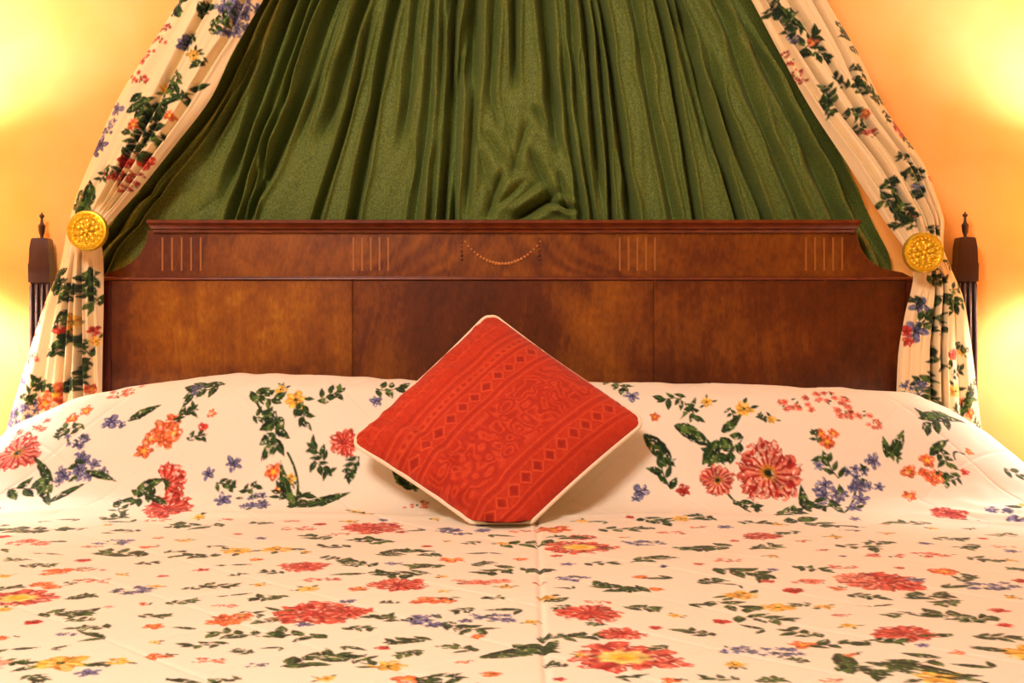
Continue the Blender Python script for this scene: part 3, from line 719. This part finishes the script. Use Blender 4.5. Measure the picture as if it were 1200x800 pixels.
yof = lambda p: interp(p, [(-300, -.25), (0, -.225), (260, -.222), (470, -.220), (905, -.220)])
LL = [(-300, 385), (-150, 300), (0, 205), (60, 168), (115, 134), (180, 105), (240, 82), (280, 74), (310, 66), (350, 50), (400, 33), (450, 17), (500, 3), (600, -12), (905, -15)]
LR = [(-300, 470), (-150, 392), (0, 304), (60, 270), (110, 246), (170, 200), (230, 152), (258, 128), (275, 116), (300, 117), (340, 117), (460, 115), (905, 115)]
curtain('floral_curtain', 'floral cream curtain tied back at left of the headboard', LL, LR, 275, 240,
    [([(-300, .55), (0, .42), (60, .45), (150, .5), (250, .6)], .022, .035), ([(-300, .8), (0, .80), (45, .86), (100, .80), (160, .82), (255, .8)], .02, .03),
     ([(-300, .25), (60, .2), (255, .35)], .008, .06), ([(120, .62), (180, .66), (255, .7)], .014, .025),
     ([(290, .52), (340, .66), (400, .74), (470, .80), (905, .82)], .05, .028), ([(285, .34), (330, .42), (400, .5), (470, .58), (905, .6)], .02, .03),
     ([(320, .2), (400, .28), (480, .3), (905, .3)], .010, .05), ([(300, .8), (380, .88), (460, .92), (905, .92)], .012, .025), ([(330, .52), (420, .64), (905, .66)], .018, .02)], .02,
    '''L 205 8 24;k 190 30 16;k 184 46 18;k 172 62 15;r 164 70 10;k 162 90 22;b 217 52 18;L 226 46 16;L 240 14 20;B 264 14 36;B 285 12 36;B 270 30 30;B 283 34 22;L 255 30 24;Y 228 66 14;L 236 74 16;L 208 90 18;Y 195 104 14;L 210 112 30;L 168 124 34;L 185 130 26;O 158 147 15;L 178 148 34;L 160 166 26;b 136 127 16;B 124 148 22;b 116 168 20;b 108 176 16;O 200 136 12;r 148 190 18;r 170 188 20;L 155 178 24;L 183 162 22;L 135 200 20
k 134 208 22;k 150 214 20;k 160 204 14;L 124 204 16;k 146 222 14;L 97 236 30;L 58 320 30;L 66 334 26;L 104 328 30;L 106 348 28;L 80 338 24;k 42 360 18;k 38 378 18;k 34 390 16;L 76 372 22;Y 86 376 16;Y 84 386 14;r 72 388 14;L 73 402 26;L 98 408 26;r 109 388 12;Y 110 400 12;L 100 428 20;K 38 420 24;O 66 462 24;O 54 472 20;L 50 452 20;L 80 452 22;B 30 478 30;B 22 494 30;b 10 486 18;L 40 456 22;b 22 446 14;O 105 456 12;L 30 465 16;L 92 446 18''',
    '148 132 182 112 6;176 133 190 118 5;186 126 222 104 4;222 106 246 98 4;104 244 86 232 8;102 244 112 212 9;100 246 78 240 5;62 322 48 316 5;60 332 76 340 5;106 312 100 350 4;108 330 112 370 4;72 410 78 385 7;50 460 53 443 4;80 462 82 440 5;210 20 200 0 6;243 18 236 0 6', 50, yof)

yor = lambda p: interp(p, [(-300, -.25), (0, -.225), (290, -.222), (470, -.220), (905, -.220)])
RL_ = [(-300, 712), (-150, 800), (0, 885), (60, 917), (130, 957), (190, 996), (240, 1029), (280, 1056), (300, 1068), (322, 1074), (370, 1064), (420, 1056), (470, 1054), (905, 1052)]
RR_ = [(-300, 820), (-150, 900), (0, 974), (60, 1010), (130, 1045), (165, 1070), (195, 1090), (230, 1102), (260, 1110), (290, 1108), (310, 1116), (350, 1134), (420, 1145), (480, 1152), (560, 1162), (905, 1166)]
curtain('floral_curtain', 'floral cream curtain tied back at right of the headboard', RL_, RR_, 298, 240,
    [([(-300, .3), (0, .18), (90, .27), (150, .34), (220, .40), (285, .5)], .024, .03), ([(-300, .55), (0, .45), (100, .52), (200, .62), (285, .7)], .02, .035), ([(-300, .8), (0, .78), (90, .74), (150, .76), (210, .78), (285, .82)], .018, .03),
     ([(-300, .1), (60, .08), (120, .14), (285, .25)], .012, .03), ([(120, .5), (170, .55), (285, .62)], .012, .022), ([(170, .84), (230, .88), (280, .9)], .016, .03),
     ([(310, .4), (340, .42), (400, .4), (470, .40), (905, .4)], .036, .028), ([(310, .62), (350, .55), (400, .53), (470, .52), (905, .52)], .036, .022), ([(330, .2), (400, .16), (905, .18)], .012, .05), ([(340, .78), (400, .75), (480, .76), (905, .76)], .012, .06), ([(330, .3), (420, .27), (905, .28)], .01, .04)], .02,
    '''L 908 8 20;L 916 18 20;L 924 24 18;L 934 34 22;L 946 50 26;B 928 48 14;k 920 62 12;k 926 72 14;k 934 84 14;k 941 93 12;O 952 50 14;L 958 58 18;L 966 66 14;L 986 28 16;L 996 42 18;L 1002 56 14;L 1000 80 14;L 1008 90 20;L 1016 106 22;L 1026 114 16;L 972 112 20;L 970 124 18;L 986 98 18;L 1000 132 20;O 1014 134 10;k 1014 158 18;k 1020 154 16;L 1006 150 14;R 1057 146 18;R 1060 156 12;L 1066 164 16;L 1040 134 14;L 1060 184 14;L 1066 198 18;b 1076 220 14;L 1074 208 18;L 1078 226 16;k 1094 190 12;k 1096 208 10;Y 1052 240 10
L 1038 218 20;L 1044 232 22;L 1054 244 28;L 1062 256 18;L 1066 262 16;L 1056 262 14;O 1068 254 8;L 1092 268 14;L 1094 326 20;L 1092 316 14;b 1078 358 20;L 1074 352 18;L 1090 370 24;b 1074 388 22;L 1082 380 12;r 1064 388 12;r 1066 400 12;L 1116 302 14;O 1112 290 10;L 1118 312 12;L 1120 338 22;L 1124 356 22;L 1108 350 24;L 1100 387 16;L 1102 425 24;R 1115 415 12;Y 1128 412 10;L 1124 404 10;L 1134 410 10;L 1120 436 16;L 1085 444 24;B 1070 456 24;L 1090 460 20;Y 1118 458 16;L 1132 472 26;O 1130 472 12;O 1138 484 12;L 1124 484 16;L 1096 470 14;L 1148 498 12;L 1142 452 14''',
    '906 2 944 44 4;920 18 936 40 4;970 128 964 104 7;1042 214 1062 250 5;1050 248 1072 262 5;1078 440 1098 450 4;1124 490 1138 450 4;1126 486 1146 468 4;1082 368 1096 376 5;1004 92 1030 118 4', 70, yor)

# ------------------------------------------------------------------ gilt tieback bosses
def boss(px, py, label):
    Y = -.275; x, _, z = PX(px, py, Y); R = 24.0 / (F / (Y - YC))
    t = empty('curtain_tieback', label, 'curtain tieback', (x, 0, z), 'gilt curtain tiebacks')
    bm = bmesh.new()
    lathe(bm, [(R * .2, -.012), (R * .9, -.008), (R, -.002), (R * 1.0, .004), (R * .95, .009), (R * .87, .0095), (R * .82, .006), (R * .76, .005), (R * .72, .0075), (R * .66, .0075), (R * .62, .0045), (R * .4, .0045), (R * .02, .0055)], (x, Y, z), '-y', 56)
    obj('disc', bm, M_gold, t)
    from mathutils import Matrix
    bm = bmesh.new()
    for i in range(22):
        a = 2 * math.pi * i / 22
        bmesh.ops.create_icosphere(bm, subdivisions=2, radius=R * .075, matrix=Matrix.Translation((x + R * .69 * math.cos(a), Y - .0065, z + R * .69 * math.sin(a))))
    obj('bead_ring', bm, M_gold, t)
    bm = bmesh.new()
    for rr, n_, w in ((.46, 10, .13), (.27, 6, .11)):
        for i in range(n_):
            a = 2 * math.pi * (i + rr) / n_
            m = Matrix.Translation((x + R * rr * math.cos(a), Y - .0055 - .0035 * (rr < .3), z + R * rr * math.sin(a))) @ Matrix.Rotation(-a, 4, 'Y') @ Matrix.Diagonal((R * .16, .0035, R * w * .9, 1))
            bmesh.ops.create_icosphere(bm, subdivisions=2, radius=1.0, matrix=m)
    bmesh.ops.create_icosphere(bm, subdivisions=2, radius=R * .13, matrix=Matrix.Translation((x, Y - .009, z)))
    obj('rosette', bm, M_gold, t)
    xw = x * YC / (YC - Y); zw = ZC + (z - ZC) * YC / (YC - Y)
    bm = bmesh.new(); tube(bm, [(x, Y + .005, z), (xw, -.001, zw)], .006, 14); lathe(bm, [(.02, 0.0), (.02, .004), (.012, .008)], (xw, 0, zw), '-y', 24); obj('stem', bm, M_gold, t)
boss(103, 270.5, 'round gilt rosette tieback pinning the left floral curtain')
boss(1081.5, 296, 'round gilt rosette tieback pinning the right floral curtain')

# ------------------------------------------------------------------ fluted posts by the wall
def post(px, dy, label):
    Y = -.035; x, _, _ = PX(px, 0, Y); sc = F / (Y - YC)
    zz_ = lambda py: ZC - (py + dy - HY) / sc
    t = empty('wooden_post', label, 'post', (x, Y, 0), 'fluted wooden posts')
    w = lambda p: p / sc
    bm = bmesh.new()
    def sq(prof):
        L = []
        for hw, dpt, z in prof:
            L.append([bm.verts.new(v) for v in ((x - hw, Y - dpt, z), (x + hw, Y - dpt, z), (x + hw, Y + dpt, z), (x - hw, Y + dpt, z))])
        for A, B in zip(L, L[1:]):
            for k in range(4): bm.faces.new((A[k], A[(k + 1) % 4], B[(k + 1) % 4], B[k]))
        bm.faces.new(L[0][::-1]); bm.faces.new(L[-1])
    sq([(w(12.2), .018, zz_(330)), (w(12.6), .018, zz_(309)), (w(11.8), .018, zz_(308)), (w(11.2), .017, zz_(290)), (w(9.6), .016, zz_(280)), (w(8.6), .015, zz_(278.5)), (w(2.4), .006, zz_(277.5))])
    sq([(w(13.5), .02, 0), (w(13.5), .02, .12), (w(11.5), .016, .13), (w(11.5), .010, zz_(330))])
    obj('shaft', bm, M_post, t)
    for i in range(4):
        xx = x + (i - 1.5) * w(6.4)
        bm = bmesh.new(); tube(bm, [(xx, Y - .012, .13), (xx, Y - .012, zz_(334)), (xx, Y - .012, zz_(331))], [w(2.3), w(2.3), w(1.0)], 10); obj('reed', bm, M_post, t)
    bm = bmesh.new()
    lathe(bm, [(w(2.2), zz_(278)), (w(1.8), zz_(276)), (w(3.4), zz_(271)), (w(4.0), zz_(266)), (w(4.2), zz_(263.5)), (w(3.4), zz_(262.5)), (w(2.0), zz_(260.5)), (w(1.5), zz_(257)), (w(1.4), zz_(254.5)), (w(3.0), zz_(253)), (w(2.9), zz_(251)), (w(1.3), zz_(250)), (w(.9), zz_(248.2))], (x, Y, 0), 'z', 20)
    obj('finial', bm, M_post, t)
post(49, 1, 'slender dark wooden post with turned finial, standing left of the left curtain')
post(1131, 0, 'slender dark wooden post with turned finial, standing right of the right curtain')

# ------------------------------------------------------------------ red cushion
Bc = np.array(PX(590, 634, -.69)); up = np.array((0, .295, .345)); up /= np.linalg.norm(up)
nrm = np.array((0, -up[2], up[1]))
def onplane(px, py):
    d = np.array(((px - CX) / F, 1.0, -(py - HY) / F)); o_ = np.array((0, YC, ZC))
    t = np.dot(Bc - o_, nrm) / np.dot(d, nrm); return o_ + d * t
cT, cR, cB, cL = onplane(574, 366), onplane(757, 494), onplane(592, 642), onplane(410, 518)
N = 260
av, bv = np.meshgrid(np.linspace(-1, 1, N), np.linspace(-1, 1, N))     # a: along the stripes (left->top), b: across (top-left -> bottom-right)
def edgew(a, b):
    """edges bow in slightly, corners are rounded"""
    r = .055
    a2 = a * (1 - .035 * (1 - b * b)); b2 = b * (1 - .035 * (1 - a * a))
    k = np.clip(np.minimum(np.abs(a), np.abs(b)) - .86, 0, None) / .14
    sh = 1 - .045 * k * k
    return a2 * sh, b2 * sh
a2, b2 = edgew(av, bv)
fa, fb = (a2 + 1) / 2, (b2 + 1) / 2
base3 = ((cL[None, None] * (1 - fa[..., None]) + cT[None, None] * fa[..., None]) * (1 - fb[..., None]) + (cB[None, None] * (1 - fa[..., None]) + cR[None, None] * fa[..., None]) * fb[..., None])
hgt = ((1 - np.abs(av) ** 2.6) * (1 - np.abs(bv) ** 2.6)) ** .55
wr = .004 * vnoise(av * 4, bv * 4, 41) * hgt + .0045 * (1 - 2 * np.abs(vnoise(av * 3 + 2, bv * 7, 42))) * np.exp(-((av + .9) / .28) ** 2) + .003 * (1 - 2 * np.abs(vnoise(av * 6, bv * 3, 43))) * np.exp(-((bv + .9) / .2) ** 2)
# the lower-left margin is pushed forward in a soft fold where it rests
fold = .014 * np.exp(-((av + .80 + .05 * np.sin(bv * 4)) / .09) ** 2) * (1 - bv ** 4) - .012 * np.exp(-((av + .62) / .07) ** 2) * (1 - bv ** 4)
hf = .062 * hgt + wr + fold * .5
hbk = -.048 * hgt
front = base3 + hf[..., None] * nrm; back = base3 + hbk[..., None] * nrm
# damask: stripes, two lozenge bands, scrolling figure between
RED, RDK, RLT = lin(188, 48, 18), lin(146, 26, 10), lin(218, 88, 42)
B_ = (bv + 1) / 2; A_ = (av + 1) / 2
v = .35 * vnoise(A_ * 120, B_ * 120, 51) * .5
def stripe(c, w, k): return k * np.exp(-((B_ - c) / w) ** 2)
for c, w, k in ((.12, .004, .5), (.20, .006, -.5), (.225, .004, .6), (.245, .006, -.4), (.27, .004, .5), (.30, .004, .7), (.32, .005, -.5), (.335, .003, .5), (.425, .003, .5), (.44, .006, -.5), (.46, .004, .6), (.78, .004, .6), (.80, .006, -.4), (.82, .003, .5), (.91, .003, .5), (.925, .005, -.5), (.94, .003, .4)):
    v = v + stripe(c, w, k)
def loz(c, hw, per):
    p = np.abs(((A_ / per) % 1) - .5) * 2; q = np.abs(B_ - c) / hw; d = p + q
    return (q < 1) * (-.75 * sstep(.62, .5, d) + .8 * np.exp(-((d - .85) / .09) ** 2))
v = v + loz(.38, .042, .085) + loz(.865, .042, .085)
dm = vnoise(A_ * 15, B_ * 15, 52) + .6 * vnoise(A_ * 28, B_ * 28, 53); sw = np.sin(dm * 9)
zone = sstep(.47, .5, B_) * (1 - sstep(.74, .77, B_)) + .6 * (1 - sstep(.1, .2, B_))
v = v + zone * np.where(sw > .35, -.38, np.where(sw < -.6, .3, 0))
beads = np.sin(A_ * 150) * np.exp(-((B_ - .285) / .008) ** 2); v = v + .5 * beads
v = np.clip(v, -1, 1)[..., None]
colc = np.where(v > 0, RED + (RLT - RED) * v, RED + (RDK - RED) * -v)
hf2 = hf + .0011 * v[..., 0]; front = base3 + hf2[..., None] * nrm
cu = empty('cushion', 'square red damask cushion with cream piping standing on one corner on the bedspread', 'cushion', tuple(Bc))
colb = np.empty_like(colc); colb[:] = CREAM * .95
def rest(P):
    # the corner it stands on is squashed flat on the cover and pushed out to the front and sides
    ov = np.clip(BEDZ + .010 - P[..., 2], 0, None); P[..., 2] += ov
    P[..., 1] -= ov * .25; P[..., 0] += np.sign(P[..., 0] - Bc[0]) * ov * .5
rest(front); rest(back)
ov = np.clip(BEDZ + .006 - base3[..., 2], 0, None); base3[..., 2] += ov; base3[..., 1] += ov * .8; base3[..., 0] += np.sign(base3[..., 0] - Bc[0]) * ov * .5
grid_mesh('cover', front[..., 0], front[..., 1], front[..., 2], M_cushion, cu, col=colc, extra=(back[..., 0], back[..., 1], back[..., 2], colb))
ring = [base3[0, j] for j in range(0, N - 1, 3)] + [base3[i, N - 1] for i in range(0, N - 1, 3)] + [base3[N - 1, j] for j in range(N - 1, 0, -3)] + [base3[i, 0] for i in range(N - 1, 0, -3)]
bm = bmesh.new(); tube(bm, ring, .0042, 10, closed=True); obj('piping', bm, M_piping, cu)
tag(cu.children[-1], 'cream corded piping')

# ------------------------------------------------------------------ coronet over the bed (the drapes hang from it), bedside tables and lamps just outside the view
co = empty('coronet', 'half-round dark wooden bed coronet holding the green drape and floral curtains', 'coronet', (0, 0, 2.1))
bm = bmesh.new()
prof = [(.34, 2.07), (.36, 2.08), (.36, 2.15), (.38, 2.17), (.385, 2.19), (.30, 2.19), (.30, 2.07)]
n_ = 40; L = [[bm.verts.new((r * math.cos(math.pi * i / n_) , -.8 * r * math.sin(math.pi * i / n_), z)) for r, z in prof] for i in range(n_ + 1)]
for A, B in zip(L, L[1:]):
    for k in range(len(prof)): bm.faces.new((A[k], B[k], B[(k + 1) % len(prof)], A[(k + 1) % len(prof)]))
bm.faces.new(L[0]); bm.faces.new(L[-1][::-1]); obj('rail', bm, M_mould, co)

def bedside(sx, word):
    x = 1.235 * sx; y = -.225
    t = empty('bedside_table', f'small mahogany bedside table on the {word} side of the bed', 'table', (x, y, 0), 'bedside tables')
    bm = bmesh.new(); box(bm, x - .2, x + .2, y - .19, y + .2, .60, .625); obj('tabletop', bm, M_mould, t, bevel=.005)
    bm = bmesh.new(); box(bm, x - .18, x + .18, y - .17, y + .19, .46, .60); obj('case', bm, M_stile, t, bevel=.003)
    bm = bmesh.new(); box(bm, x - .16, x + .16, y - .182, y - .17, .475, .585); dwr = obj('drawer', bm, M_mould, t, bevel=.002)
    bm = bmesh.new(); lathe(bm, [(.006, .182), (.006, .192), (.013, .197), (.012, .204), (.004, .207)], (x, y, .53), '-y', 20); obj('knob', bm, M_gold, dwr)
    for lx in (-.165, .165):
        for ly in (-.155, .175):
            bm = bmesh.new(); lathe(bm, [(.012, 0), (.018, .46)], (x + lx, y + ly, 0), 'z', 16); obj('leg', bm, M_stile, t)
    p = empty('table_lamp', f'lit table lamp with pale shade on the {word} bedside table', 'lamp', (x, y, .625), 'bedside lamps')
    bm = bmesh.new(); lathe(bm, [(.07, .625), (.07, .64), (.03, .66), (.02, .70), (.045, .76), (.055, .82), (.03, .9), (.012, .93), (.01, 1.08), (.012, 1.09)], (x, y, 0), 'z', 32); obj('base', bm, M_gold, p)
    bm = bmesh.new(); lathe(bm, [(.165, 1.055), (.13, 1.29)], (x, y, 0), 'z', 48, cap=False); obj('lamp_shade', bm, M_shade, p)
    bm = bmesh.new(); lathe(bm, [(.012, 1.09), (.02, 1.105), (.028, 1.12), (.026, 1.14), (.012, 1.15)], (x, y, 0), 'z', 24); ob = obj('bulb', bm, M_bulb, p)
    ob.visible_shadow = True
    l = bpy.data.lights.new('lamp_light', 'POINT'); l.energy = BULB_P; l.color = BULB_COL; l.shadow_soft_size = .065
    lo = bpy.data.objects.new('lamp_light', l); C.objects.link(lo); lo.parent = p; lo.location = (0, 0, 1.175 - .625)
bedside(-1, 'left'); bedside(1, 'right')
